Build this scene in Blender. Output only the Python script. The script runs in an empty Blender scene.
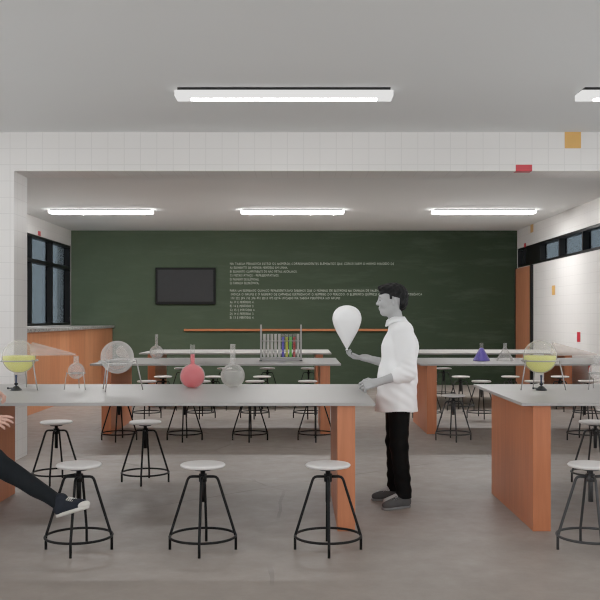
import bpy, bmesh, math, random
import numpy as np
from mathutils import Vector, Matrix

random.seed(4)
scene = bpy.context.scene
COL = scene.collection
F, CX, CY, H = 900.0, 300.0, 317.5, 1.5      # focal length (px), vanishing point, eye height


def W(px, py, Y):
    """a point of the place seen at pixel (px, py) and standing Y metres away"""
    return Vector(((px - CX) * Y / F, Y, H - (py - CY) * Y / F))


# ------------------------------------------------------------------ materials
def lin(c):
    c = c / 255.0
    return c / 12.92 if c <= 0.04045 else ((c + 0.055) / 1.055) ** 2.4


def rgb(r, g, b):
    return (lin(r), lin(g), lin(b), 1.0)


class Nodes:
    def __init__(self, name):
        self.m = bpy.data.materials.new(name)
        self.m.use_nodes = True
        self.t = self.m.node_tree
        self.t.nodes.clear()
        self.out = self.t.nodes.new('ShaderNodeOutputMaterial')

    def n(self, kind, **kw):
        nd = self.t.nodes.new('ShaderNode' + kind)
        for k, v in kw.items():
            setattr(nd, k, v)
        return nd

    def l(self, a, b):
        self.t.links.new(a, b)

    def val(self, sock, v):
        if hasattr(v, 'links') or isinstance(v, bpy.types.NodeSocket):
            self.l(v, sock)
        else:
            sock.default_value = v

    def math(self, op, a, b=None, c=None):
        nd = self.n('Math', operation=op)
        self.val(nd.inputs[0], a)
        if b is not None:
            self.val(nd.inputs[1], b)
        if c is not None:
            self.val(nd.inputs[2], c)
        return nd.outputs[0]

    def mix(self, fac, a, b):
        nd = self.n('MixRGB')
        self.val(nd.inputs[0], fac)
        self.val(nd.inputs[1], a)
        self.val(nd.inputs[2], b)
        return nd.outputs[0]

    def noise(self, vec, scale, detail=3, rough=0.5):
        nd = self.n('TexNoise')
        if vec is not None:
            self.l(vec, nd.inputs['Vector'])
        nd.inputs['Scale'].default_value = scale
        nd.inputs['Detail'].default_value = detail
        nd.inputs['Roughness'].default_value = rough
        return nd.outputs[0]

    def ramp(self, fac, lo, hi):
        nd = self.n('MapRange')
        self.l(fac, nd.inputs[0])
        nd.inputs[1].default_value = lo
        nd.inputs[2].default_value = hi
        return nd.outputs[0]

    def bsdf(self, color, rough=0.5, metal=0.0, spec=0.5):
        p = self.n('BsdfPrincipled')
        self.val(p.inputs['Base Color'], color)
        self.val(p.inputs['Roughness'], rough)
        p.inputs['Metallic'].default_value = metal
        p.inputs['Specular IOR Level'].default_value = spec
        return p

    def done(self, shader):
        self.l(shader, self.out.inputs[0])
        return self.m


def plain(name, c, rough=0.5, metal=0.0, spec=0.4, vary=0.06, scale=9.0):
    s = Nodes(name)
    tc = s.n('TexCoord').outputs['Object']
    f = s.noise(tc, scale, 3)
    c2 = tuple(x * (1 - 2 * vary) for x in c[:3]) + (1,)
    return s.done(s.bsdf(s.mix(f, c, c2), rough, metal, spec).outputs[0])


def tile_material(name, base, line):
    s = Nodes(name)
    pos = s.n('SeparateXYZ')
    s.l(s.n('NewGeometry').outputs['Position'], pos.inputs[0])
    nor = s.n('SeparateXYZ')
    s.l(s.n('NewGeometry').outputs['True Normal'], nor.inputs[0])
    total = None
    for ax, ph in ((0, 3.022), (1, 0.03), (2, -3.433)):
        fr = s.math('FRACT', s.math('DIVIDE', s.math('ADD', pos.outputs[ax], ph), 0.17))
        d = s.math('ABSOLUTE', s.math('SUBTRACT', fr, 0.5))
        ln = s.math('GREATER_THAN', d, 0.477)
        ok = s.math('LESS_THAN', s.math('ABSOLUTE', nor.outputs[ax]), 0.5)
        ln = s.math('MULTIPLY', ln, ok)
        total = ln if total is None else s.math('MAXIMUM', total, ln)
    f = s.noise(s.n('TexCoord').outputs['Object'], 2.0, 2)
    b2 = tuple(x * 0.95 for x in base[:3]) + (1,)
    return s.done(s.bsdf(s.mix(total, s.mix(f, base, b2), line), 0.35, 0, 0.3).outputs[0])


def wood_material(name, a, b, width=0.34):
    s = Nodes(name)
    tc = s.n('TexCoord').outputs['Object']
    sp = s.n('SeparateXYZ')
    s.l(tc, sp.inputs[0])
    u = s.math('ADD', sp.outputs[0], sp.outputs[1])
    cb = s.n('CombineXYZ')
    s.val(cb.inputs[0], s.math('MULTIPLY', u, 14.0))
    s.val(cb.inputs[1], s.math('MULTIPLY', sp.outputs[2], 0.9))
    g = s.ramp(s.noise(cb.outputs[0], 1.6, 6, 0.6), 0.32, 0.7)
    wn = s.n('TexWhiteNoise', noise_dimensions='1D')
    s.val(wn.inputs['W'], s.math('FLOOR', s.math('DIVIDE', u, width)))
    board = s.mix(wn.outputs[0], a, b)
    dark = s.mix(1.0, board, (0.62, 0.55, 0.5, 1))
    dark.node.blend_type = 'MULTIPLY'
    return s.done(s.bsdf(s.mix(s.math('MULTIPLY', g, 0.55), board, dark), 0.42, 0, 0.3).outputs[0])


def floor_material():
    s = Nodes('polished_concrete')
    tc = s.n('TexCoord').outputs['Object']
    f1 = s.ramp(s.noise(tc, 0.55, 5, 0.6), 0.3, 0.7)
    f2 = s.ramp(s.noise(tc, 5.0, 6, 0.7), 0.3, 0.75)
    c = s.mix(f1, rgb(158, 147, 138), rgb(142, 132, 124))
    c = s.mix(s.math('MULTIPLY', f2, 0.3), c, rgb(122, 112, 104))
    # hairline cracks
    mp = s.n('MixRGB')
    mp.inputs[0].default_value = 0.09
    s.l(tc, mp.inputs[1])
    nz = s.n('TexNoise')
    nz.inputs['Scale'].default_value = 1.7
    nz.inputs['Detail'].default_value = 5
    s.l(tc, nz.inputs['Vector'])
    s.l(nz.outputs['Color'], mp.inputs[2])
    vo = s.n('TexVoronoi', feature='DISTANCE_TO_EDGE')
    vo.inputs['Scale'].default_value = 0.42
    s.l(mp.outputs[0], vo.inputs['Vector'])
    crack = s.math('MULTIPLY', s.math('LESS_THAN', vo.outputs[0], 0.0042), s.ramp(s.noise(tc, 0.9, 2), 0.45, 0.6))
    c = s.mix(s.math('MULTIPLY', crack, 0.4), c, rgb(88, 80, 72))
    # pale worn streaks
    st = s.ramp(s.noise(mp.outputs[0], 1.1, 7, 0.72), 0.6, 0.78)
    c = s.mix(s.math('MULTIPLY', st, 0.3), c, rgb(182, 176, 168))
    r = s.math('ADD', s.math('MULTIPLY', f2, 0.2), 0.42)
    return s.done(s.bsdf(c, r, 0, 0.35).outputs[0])


def board_material():
    s = Nodes('chalkboard_green')
    tc = s.n('TexCoord').outputs['Object']
    sp = s.n('SeparateXYZ')
    s.l(tc, sp.inputs[0])
    light_falloff = s.ramp(sp.outputs[0], 3.5, -5.0)  # painted light falloff: board colour lightens towards the left window
    f = s.ramp(s.noise(tc, 0.8, 6, 0.65), 0.35, 0.75)
    st = s.n('Mapping')
    st.inputs['Rotation'].default_value = (0, 0.6, 0)
    st.inputs['Scale'].default_value = (0.5, 1, 3.0)
    s.l(tc, st.inputs[0])
    sm = s.ramp(s.noise(st.outputs[0], 1.3, 6, 0.7), 0.5, 0.8)
    c = s.mix(s.math('MULTIPLY', light_falloff, 0.85), rgb(38, 50, 35), rgb(88, 103, 82))
    c = s.mix(s.math('MULTIPLY', f, 0.3), c, rgb(46, 57, 43))
    c = s.mix(s.math('MULTIPLY', sm, 0.16), c, rgb(120, 132, 116))
    return s.done(s.bsdf(c, 0.75, 0, 0.15).outputs[0])


def granite_material():
    s = Nodes('grey_granite')
    tc = s.n('TexCoord').outputs['Object']
    f = s.ramp(s.noise(tc, 26, 4, 0.8), 0.42, 0.6)
    return s.done(s.bsdf(s.mix(f, rgb(95, 92, 90), rgb(188, 185, 182)), 0.3, 0, 0.4).outputs[0])


def glass_material(name, tint, haze, amount, edge=0.6):
    """thin lab glass: clear in the middle, whiter towards its edge"""
    s = Nodes(name)
    tr = s.n('BsdfTransparent')
    tr.inputs[0].default_value = tint
    dp = s.bsdf(haze, 0.12, 0, 0.5)
    tl = s.n('BsdfTranslucent')
    tl.inputs[0].default_value = haze
    dm = s.n('MixShader')
    dm.inputs[0].default_value = 0.4
    s.l(dp.outputs[0], dm.inputs[1])
    s.l(tl.outputs[0], dm.inputs[2])
    df = dm
    lw = s.n('LayerWeight')
    lw.inputs[0].default_value = 0.5
    e = s.math('POWER', lw.outputs['Facing'], 3.0)
    fac = s.math('ADD', s.math('MULTIPLY', e, edge), amount)
    f = s.noise(s.n('TexCoord').outputs['Object'], 6.0, 2)
    fac = s.math('MULTIPLY', fac, s.math('ADD', s.math('MULTIPLY', f, 0.2), 0.9))
    mx = s.n('MixShader')
    s.val(mx.inputs[0], fac)
    s.l(tr.outputs[0], mx.inputs[1])
    s.l(df.outputs[0], mx.inputs[2])
    return s.done(mx.outputs[0])


def liquid_material(name, c, clear=0.12, glow=0.0):
    s = Nodes(name)
    tr = s.n('BsdfTransparent')
    tr.inputs[0].default_value = tuple(0.4 + 0.6 * x for x in c[:3]) + (1,)
    f = s.noise(s.n('TexCoord').outputs['Object'], 4.0, 2)
    c2 = tuple(min(1, x * 1.12) for x in c[:3]) + (1,)
    d = s.bsdf(s.mix(f, c, c2), 0.25, 0, 0.3)
    tl = s.n('BsdfTranslucent')
    tl.inputs[0].default_value = c
    m1 = s.n('MixShader')
    m1.inputs[0].default_value = 0.35
    s.l(d.outputs[0], m1.inputs[1])
    s.l(tl.outputs[0], m1.inputs[2])
    mx = s.n('MixShader')
    mx.inputs[0].default_value = clear
    s.l(m1.outputs[0], mx.inputs[1])
    s.l(tr.outputs[0], mx.inputs[2])
    return s.done(mx.outputs[0])


def pane_material(name='window_glass', ta=rgb(166, 173, 177), tb=rgb(160, 169, 174)):
    s = Nodes(name)
    tr = s.n('BsdfTransparent')
    f = s.noise(s.n('TexCoord').outputs['Object'], 0.7, 2)
    s.l(s.mix(f, ta, tb), tr.inputs[0])
    gl = s.n('BsdfGlossy')
    gl.inputs['Color'].default_value = (0.8, 0.85, 0.9, 1)
    gl.inputs['Roughness'].default_value = 0.05
    fr = s.n('Fresnel')
    fr.inputs[0].default_value = 1.45
    mx = s.n('MixShader')
    s.val(mx.inputs[0], s.math('MULTIPLY', fr.outputs[0], 0.7))
    s.l(tr.outputs[0], mx.inputs[1])
    s.l(gl.outputs[0], mx.inputs[2])
    return s.done(mx.outputs[0])


def emit_material(name, c, strength):
    s = Nodes(name)
    e = s.n('Emission')
    f = s.noise(s.n('TexCoord').outputs['Object'], 3.0, 2)
    s.l(s.mix(f, c, tuple(0.97 * x for x in c[:3]) + (1,)), e.inputs[0])
    e.inputs[1].default_value = strength
    return s.done(e.outputs[0])


M = dict(
    tile=tile_material('white_wall_tile', rgb(236, 233, 230), rgb(222, 219, 216)),
    orange=plain('orange_glazed_tile', rgb(232, 178, 96), 0.35),
    red=plain('red_glazed_tile', rgb(206, 38, 52), 0.35),
    ceiling=plain('painted_ceiling', rgb(234, 235, 234), 0.9, 0, 0.1, 0.02, 0.4),
    floor=floor_material(),
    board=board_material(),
    chalk=plain('chalk', rgb(206, 214, 200), 0.95, 0, 0.05, 0.05, 40),
    rail=plain('orange_wood_rail', rgb(190, 112, 62), 0.5),
    black=plain('black_window_metal', rgb(12, 12, 13), 0.5, 0, 0.2),
    steel=plain('black_steel', rgb(7, 7, 8), 0.6, 0, 0.2),
    steelhaze=plain('haze_lightened_steel', rgb(44, 44, 45), 0.5),  # black steel lightened to imitate haze over the right-hand stools
    tv=plain('tv_plastic', rgb(9, 9, 10), 0.6, 0, .2),
    screen=plain('tv_screen', rgb(46, 47, 48), 0.5, 0, 0.2),
    wood=wood_material('reddish_brown_veneer', rgb(208, 126, 84), rgb(190, 108, 68)),
    counterwood=wood_material('orange_brown_veneer', rgb(222, 148, 104), rgb(204, 128, 86), 0.62),
    doorwood=wood_material('door_veneer', rgb(198, 128, 92), rgb(188, 118, 84), 0.6),
    granite=granite_material(),
    top=plain('white_laminate', rgb(168, 165, 162), 0.4, 0, 0.3, 0.015, 3),
    seat=plain('white_stool_seat', rgb(226, 222, 219), 0.4, 0, 0.3, 0.02, 6),
    pane=pane_material(),
    clearpane=pane_material('clear_window_glass', rgb(253, 254, 254), rgb(251, 252, 253)),
    lampfar=emit_material('far_luminous_lamp_housing', (1.0, 0.99, 0.975, 1), 5.0),
    lamp=emit_material('luminous_lamp_housing', (1.0, 0.99, 0.975, 1), 0.55),
    lampblack=plain('lamp_back_plate', rgb(14, 14, 14), 0.6),
    tubefar=emit_material('far_lamp_diffuser', (1.0, 0.99, 0.98, 1), 160.0),
    tube=emit_material('lamp_diffuser', (1.0, 0.99, 0.98, 1), 26.0),
    glass=glass_material('lab_glass', (0.975, 0.975, 0.97, 1), rgb(238, 236, 233), 0.13),
    hazy=glass_material('hazy_lab_glass', (0.97, 0.97, 0.965, 1), rgb(240, 237, 234), 0.27, 0.35),
    milky=glass_material('milky_tube_glass', (0.97, 0.97, 0.965, 1), rgb(226, 224, 222), 0.6, 0.3),
    neckglass=glass_material('retort_neck_glass', (0.97, 0.96, 0.955, 1), rgb(240, 226, 218), 0.32, 0.3),
    yellow=liquid_material('yellow_liquid', rgb(250, 248, 160), 0.06),
    redl=liquid_material('red_liquid', rgb(236, 118, 126), 0.06),
    greyl=liquid_material('clear_grey_liquid', rgb(226, 226, 222), 0.72),
    purple=liquid_material('violet_liquid', rgb(138, 122, 232), 0.06),
    blue=liquid_material('blue_liquid', rgb(112, 104, 226), 0.06),
    yell2=liquid_material('bright_yellow_liquid', rgb(226, 222, 70), 0.06),
    green=liquid_material('green_liquid', rgb(110, 222, 92), 0.06),
    red2=liquid_material('bright_red_liquid', rgb(214, 74, 78), 0.06),
    chrome=plain('brushed_metal', rgb(176, 174, 172), 0.35, 0.5),
    rack=plain('rack_metal', rgb(176, 174, 172), 0.45, 0.1),
    burner=plain('dark_burner_metal', rgb(52, 54, 56), 0.35, 0.5),
    bluemetal=plain('blue_burner_tube', rgb(70, 84, 112), 0.35, 0.3),
    balloon=plain('white_balloon_rubber', rgb(254, 254, 254), 0.3, 0, 0.5, 0.01),
    gskin=plain('grey_skin', rgb(180, 180, 180), 0.55, 0, 0.3, 0.04),
    ghair=plain('dark_grey_hair', rgb(26, 26, 26), 0.7, 0, 0.15, 0.2, 50),
    gshirt=plain('white_cotton', rgb(250, 250, 250), 0.8, 0, 0.1, 0.02, 14),
    gtrouser=plain('black_cotton', rgb(15, 15, 15), 0.85, 0, 0.1, 0.1, 20),
    gshoe=plain('grey_suede', rgb(84, 84, 84), 0.8, 0, 0.1, 0.1),
    gsole=plain('pale_grey_rubber', rgb(124, 124, 124), 0.7),
    geye=plain('dark_eye', rgb(30, 30, 30), 0.3),
    skin=plain('warm_skin', rgb(214, 166, 148), 0.5, 0, 0.3, 0.05),
    hair=plain('brown_hair', rgb(52, 38, 30), 0.6, 0, 0.3, 0.2, 50),
    jacket=plain('charcoal_knit', rgb(52, 54, 58), 0.9, 0, 0.1, 0.1, 30),
    jean=plain('dark_denim', rgb(24, 27, 30), 0.85, 0, 0.1, 0.15, 30),
    canvas=plain('navy_black_canvas', rgb(34, 37, 44), 0.85, 0, 0.1, 0.1, 30),
    rubber=plain('white_rubber', rgb(214, 210, 202), 0.6),
)


# ------------------------------------------------------------------ mesh helpers
def link_mesh(name, verts, faces, mat, parent=None, smooth=False, kind=None):
    me = bpy.data.meshes.new(name)
    me.from_pydata([tuple(v) for v in verts], [], faces)
    return finish(name, me, mat, parent, smooth, kind)


def finish(name, me, mat, parent=None, smooth=False, kind=None):
    mats = mat if isinstance(mat, (list, tuple)) else [mat]
    for m in mats:
        me.materials.append(m)
    if smooth:
        me.polygons.foreach_set('use_smooth', [True] * len(me.polygons))
    o = bpy.data.objects.new(name, me)
    COL.objects.link(o)
    if parent is not None:
        o.parent = parent
    if kind:
        o['kind'] = kind
    return o


def obj(name, bm, mat, parent=None, smooth=False, kind=None, angle=None):
    if angle is not None:
        for f in bm.faces:
            f.smooth = True
        for e in bm.edges:
            if len(e.link_faces) == 2 and e.calc_face_angle(0) > angle:
                e.smooth = False
    me = bpy.data.meshes.new(name)
    bmesh.ops.recalc_face_normals(bm, faces=bm.faces)
    bm.to_mesh(me)
    bm.free()
    return finish(name, me, mat, parent, smooth, kind)


def tag(o, label, cat, group=None):
    o['label'] = label
    o['category'] = cat
    if group:
        o['group'] = group
    return o


def thing(name, label, cat, loc=(0, 0, 0), group=None, rz=0.0):
    o = bpy.data.objects.new(name, None)
    o.empty_display_size = 0.1
    COL.objects.link(o)
    o.location = loc
    o.rotation_euler = (0, 0, rz)
    return tag(o, label, cat, group)


def kids(o):
    return [c for c in bpy.data.objects if c.parent == o]


def dup(root, loc, label, group=None):
    r = root.copy()
    COL.objects.link(r)
    r.location = loc
    r['label'] = label
    if group:
        r['group'] = group
    for ch in kids(root):
        c = ch.copy()
        COL.objects.link(c)
        c.parent = r
        for g in kids(ch):
            d = g.copy()
            COL.objects.link(d)
            d.parent = c
    return r


def box(bm, x0, x1, y0, y1, z0, z1, bevel=0.0, mi=0):
    b = bmesh.new() if bevel else bm
    vs = [b.verts.new(p) for p in ((x0, y0, z0), (x1, y0, z0), (x1, y1, z0), (x0, y1, z0),
                                   (x0, y0, z1), (x1, y0, z1), (x1, y1, z1), (x0, y1, z1))]
    for f in ((3, 2, 1, 0), (4, 5, 6, 7), (0, 1, 5, 4), (1, 2, 6, 5), (2, 3, 7, 6), (3, 0, 4, 7)):
        b.faces.new([vs[i] for i in f]).material_index = mi
    if bevel:
        bmesh.ops.bevel(b, geom=list(b.edges), offset=bevel, segments=2, profile=0.5, affect='EDGES')
        merge(bm, b)
    return bm


def merge(bm, b):
    mp = {v: bm.verts.new(v.co) for v in b.verts}
    for f in b.faces:
        nf = bm.faces.new([mp[v] for v in f.verts])
        nf.material_index = f.material_index
        nf.smooth = f.smooth
    b.free()


def new():
    return bmesh.new()


def tube(bm, pts, rad, seg=10, cap=True):
    """a round bar through pts; rad is one radius or one per point"""
    pts = [Vector(p) for p in pts]
    rs = rad if isinstance(rad, (list, tuple)) else [rad] * len(pts)
    closed = (pts[0] - pts[-1]).length < 1e-6
    if closed:
        pts, rs = pts[:-1], rs[:-1]
    n = len(pts)
    rings, ref = [], None
    for i, p in enumerate(pts):
        if closed:
            t = (pts[(i + 1) % n] - pts[i - 1]).normalized()
        else:
            a, b = pts[max(i - 1, 0)], pts[min(i + 1, n - 1)]
            t = (b - a).normalized()
        if ref is None:
            ref = Vector((0, 0, 1)) if abs(t.z) < 0.9 else Vector((1, 0, 0))
        s = t.cross(ref).normalized()
        u = s.cross(t).normalized()
        ref = u
        rings.append([bm.verts.new(p + (s * math.cos(2 * math.pi * k / seg) + u * math.sin(2 * math.pi * k / seg)) * rs[i]) for k in range(seg)])
    for i in range(n if closed else n - 1):
        r0, r1 = rings[i], rings[(i + 1) % n]
        for k in range(seg):
            bm.faces.new((r0[k], r0[(k + 1) % seg], r1[(k + 1) % seg], r1[k]))
    if cap and not closed:
        bm.faces.new(rings[0][::-1])
        bm.faces.new(rings[-1])
    return bm


def ring_pts(cx, cy, z, r, n=32):
    return [(cx + r * math.cos(2 * math.pi * k / n), cy + r * math.sin(2 * math.pi * k / n), z) for k in range(n)] + [(cx + r, cy, z)]


def lathe(bm, prof, c=(0, 0, 0), seg=28, axis=None):
    """prof: (radius, height) from bottom to top"""
    c = Vector(c)
    rows = []
    for r, z in prof:
        if r < 1e-6:
            rows.append([bm.verts.new(c + Vector((0, 0, z)))])
        else:
            rows.append([bm.verts.new(c + Vector((r * math.cos(2 * math.pi * k / seg), r * math.sin(2 * math.pi * k / seg), z))) for k in range(seg)])
    for a, b in zip(rows, rows[1:]):
        for k in range(seg):
            k2 = (k + 1) % seg
            if len(a) == 1 and len(b) == 1:
                continue
            if len(a) == 1:
                bm.faces.new((a[0], b[k2], b[k]))
            elif len(b) == 1:
                bm.faces.new((a[k], a[k2], b[0]))
            else:
                bm.faces.new((a[k], a[k2], b[k2], b[k]))
    return bm


# ------------------------------------------------------------------ the room
XL, XR, YB, ZC = -5.09, 4.82, 20.0, 3.433
YF, YP0, YP1 = -2.6, 9.38, 9.83              # open front end; partition faces
b = box(new(), XL - .3, XR + .3, YF, YB + .3, -.2, 0)
obj('floor', b, M['floor'], kind='structure')
b = box(new(), XL - .3, XR + .3, YF, YB + .3, ZC, ZC + .2)
obj('ceiling', b, M['ceiling'], kind='structure')
b = box(new(), XL - .3, XR + .3, YB, YB + .3, 0, ZC)
obj('wall_back', b, M['tile'], kind='structure')


def tile_quad(bm, pts, mi):
    bm.faces.new([bm.verts.new(p) for p in pts]).material_index = mi


# side walls with their window openings; front-half ones are added for light
WLY0, WLY1, WLZ0, WLZ1 = 15.62, 19.985, 1.335, 3.09
b = new()
box(b, XL - .3, XL, 8.9, WLY0, 0, ZC)
box(b, XL - .3, XL, WLY1, YB, 0, ZC)
box(b, XL - .3, XL, WLY0, WLY1, 0, WLZ0)
box(b, XL - .3, XL, WLY0, WLY1, WLZ1, ZC)


box(b, XL - .3, XL, YF, 8.9, 0, .8)
box(b, XL - .3, XL, YF, 8.9, 3.15, ZC)


x = XL + .002
tile_quad(b, [(x, 17.47, 3.095), (x, 17.66, 3.095), (x, 17.66, 3.185), (x, 17.47, 3.185)], 1)
obj('wall_left', b, [M['tile'], M['red'], M['orange']], kind='structure')

WRY0, WRY1, WRZ0, WRZ1 = 10.0, 19.965, 2.595, 3.02
b = new()
box(b, XR, XR + .3, 8.9, WRY0, 0, ZC)
box(b, XR, XR + .3, WRY1, YB, 0, ZC)
box(b, XR, XR + .3, WRY0, WRY1, 0, WRZ0)
box(b, XR, XR + .3, WRY0, WRY1, WRZ1, ZC)
box(b, XR, XR + .3, YF, 8.9, 0, .8)
box(b, XR, XR + .3, YF, 8.9, 3.15, ZC)
for px0, px1, py0, py1, mi in ((530.5, 533.5, 224.5, 232.5, 2), (524, 526.2, 243.2, 247.2, 1), (552, 555.2, 285.5, 295, 2),
                               (577, 580.5, 332, 342, 1), (588.3, 591.6, 364, 374, 1)):
    Yc = XR * F / ((px0 + px1) / 2 - CX)
    z0, z1 = H - (py1 - CY) * Yc / F, H - (py0 - CY) * Yc / F
    ya, yb = XR * F / (px1 - CX), XR * F / (px0 - CX)
    x = XR - .002
    tile_quad(b, [(x, ya, z0), (x, yb, z0), (x, yb, z1), (x, ya, z1)], mi)
obj('wall_right', b, [M['tile'], M['red'], M['orange']], kind='structure')

# tiled partition: pillar on the left and the beam across the room
PX, ZBM = -2.98, 3.027
b = new()
box(b, XL, PX, YP0, YP1, 0, ZC)
box(b, PX, XR, YP0, YP1, ZBM, ZC)
x0, z0 = -3.022 + .17 * 34, ZC - .17
tile_quad(b, [(x0, YP0 - .002, z0), (x0 + .17, YP0 - .002, z0), (x0 + .17, YP0 - .002, z0 + .17), (x0, YP0 - .002, z0 + .17)], 2)
x0 = -3.022 + .17 * 31
tile_quad(b, [(x0, YP0 - .002, ZBM - .002), (x0 + .17, YP0 - .002, ZBM - .002), (x0 + .17, YP0 - .002, ZBM + .066), (x0, YP0 - .002, ZBM + .066)], 1)
tile_quad(b, [(x0, YP0 - .002, ZBM - .002), (x0 + .17, YP0 - .002, ZBM - .002), (x0 + .17, YP0 + .1, ZBM - .002), (x0, YP0 + .1, ZBM - .002)], 1)
obj('wall_partition', b, [M['tile'], M['red'], M['orange']], kind='structure')


def window(name, sx, y0, y1, z0, z1, mull, trans, depth=.14, glass='pane', solid=None):
    """window in a side wall; sx = +1 right wall, -1 left wall"""
    xi = (XR if sx > 0 else XL) + sx * .005
    xo = xi + sx * depth
    xa, xb = min(xi, xo), max(xi, xo)
    root = bpy.data.objects.new(name, None)
    COL.objects.link(root)
    root['kind'] = 'structure'
    fr = new()
    t = .05
    e = .003
    box(fr, xa, xb, y0 + e, y1 - e, z0 + e, z0 + t)
    box(fr, xa, xb, y0 + e, y1 - e, z1 - t, z1 - e)
    box(fr, xa, xb, y0 + e, y0 + .07, z0 + t, z1 - t)
    box(fr, xa, xb, y1 - .07, y1 - e, z0 + t, z1 - t)
    for m in mull:
        box(fr, xa, xb, m, m + .06, z0 + t, z1 - t)
    ys = [y0 + .07] + [v for m in mull for v in (m, m + .06)] + [y1 - .07]
    zs = [z0 + t]
    if trans:
        for k in range(0, len(ys), 2):
            box(fr, xa, xb, ys[k], ys[k + 1], trans - .035, trans + .035)
        zs += [trans - .035, trans + .035]
    zs.append(z1 - t)
    if solid:
        box(fr, xa, xb, solid[0], solid[1], z0 + t, z1 - t)
    obj('window_frame', fr, M['black'], root, kind='structure')
    xm = xo - sx * .03
    for k in range(0, len(ys), 2):
        if solid and ys[k] < solid[1] <= ys[k + 1]:
            ys[k] = solid[1]
        for j in range(0, len(zs), 2):
            p = new()
            box(p, xm - .004, xm + .004, ys[k], ys[k + 1], zs[j], zs[j + 1])
            obj('window_pane', p, M[glass], root, kind='structure')


window('window_1', -1, WLY0, WLY1, WLZ0, WLZ1, [17.06, 18.5], 2.59)
window('window_2', 1, WRY0, WRY1, WRZ0, WRZ1, [11.2, 12.6, 13.98, 15.35, 16.74, 18.11, 19.43], None, solid=(18.17, 19.22))

# unseen windows, added along both sides of the front half to let in light
for nm, sx in (('added_window_1', -1), ('added_window_2', 1)):
    window(nm, sx, YF, 8.9, .8, 3.15, [-.4, 1.9, 4.2, 6.5], None, .08, 'clearpane')

# wooden door leaf under the window band at the far end of the right wall
door = bpy.data.objects.new('door_1', None)
COL.objects.link(door)
door['kind'] = 'structure'
b = box(new(), XR - .05, XR - .002, 18.66, 19.9, .01, 2.575, .004)
obj('door_leaf', b, M['doorwood'], door, kind='structure')
b = box(new(), XR - .06, XR - .002, 18.58, 18.655, .0, 2.59)
box(b, XR - .06, XR - .002, 19.905, 19.96, .0, 2.59)
obj('door_frame', b, M['black'], door, kind='structure')

# ------------------------------------------------------------------ chalkboard, writing, television
YBD = YB - .03
cb = thing('chalkboard', 'dark green chalkboard filling the far wall, with chalk writing and an orange rail', 'chalkboard', (0, 0, 0))
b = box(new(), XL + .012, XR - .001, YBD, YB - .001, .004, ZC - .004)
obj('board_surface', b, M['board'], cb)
b = new()
p0, p1 = W(184, 330, YBD - .04), W(411, 330, YBD - .04)
box(b, p0.x, p1.x, YBD - .07, YBD - .001, p0.z - .024, p0.z + .024, .006)
obj('chalk_rail', b, M['rail'], cb)

LINES = [
    ("NA TABELA PERIÓDICA ESTÃO OS NÚMEROS CORRESPONDENTES ELEMENTOS QUE CONSTITUEM O MESMO PERÍODO DE", 230, 394, 263.6),
    ("A) ELEMENTO DE MENOR PERÍODO EM LINHA.", 230, 288, 267.5),
    ("B) ELEMENTO COMPONENTE DE NÃO METAIS ALCALINOS.", 230, 297, 271.4),
    ("C) METAIS ATIVOS - REPRESENTATIVOS.", 230, 279, 275.25),
    ("D) NÚMERO DE ELÉTRONS.", 230, 259, 279.2),
    ("E) CAMADA ELETRÔNICA.", 230, 259, 283.0),
    ("PARA UM ELEMENTO QUÍMICO REPRESENTATIVO SABEMOS QUE O NÚMERO DE ELÉTRONS NA CAMADA DE VALÊNCIA", 230, 383, 290.5),
    ("INDICA O GRUPO E O NÚMERO DE CAMADAS ELETRÔNICAS O NÚMERO DO PERÍODO. O ELEMENTO QUÍMICO COM DISTRIBUIÇÃO ELETRÔNICA", 231, 422, 294.2),
    ("1S2 2S2 2P6 3S2 3P6 4S2 3D10 4P5 ESTÁ LOCADO NA TABELA PERIÓDICA NO GRUPO", 231, 340, 298.0),
    ("A) 17 E PERÍODO 4.", 230, 254, 302.0),
    ("B) 16 E PERÍODO 3.", 230, 254, 305.9),
    ("C) 15 E PERÍODO 4.", 230, 255, 309.8),
    ("D) 14 E PERÍODO 3.", 230, 254, 313.6),
    ("E) 13 E PERÍODO 4.", 230, 254, 317.4),
]
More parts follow.
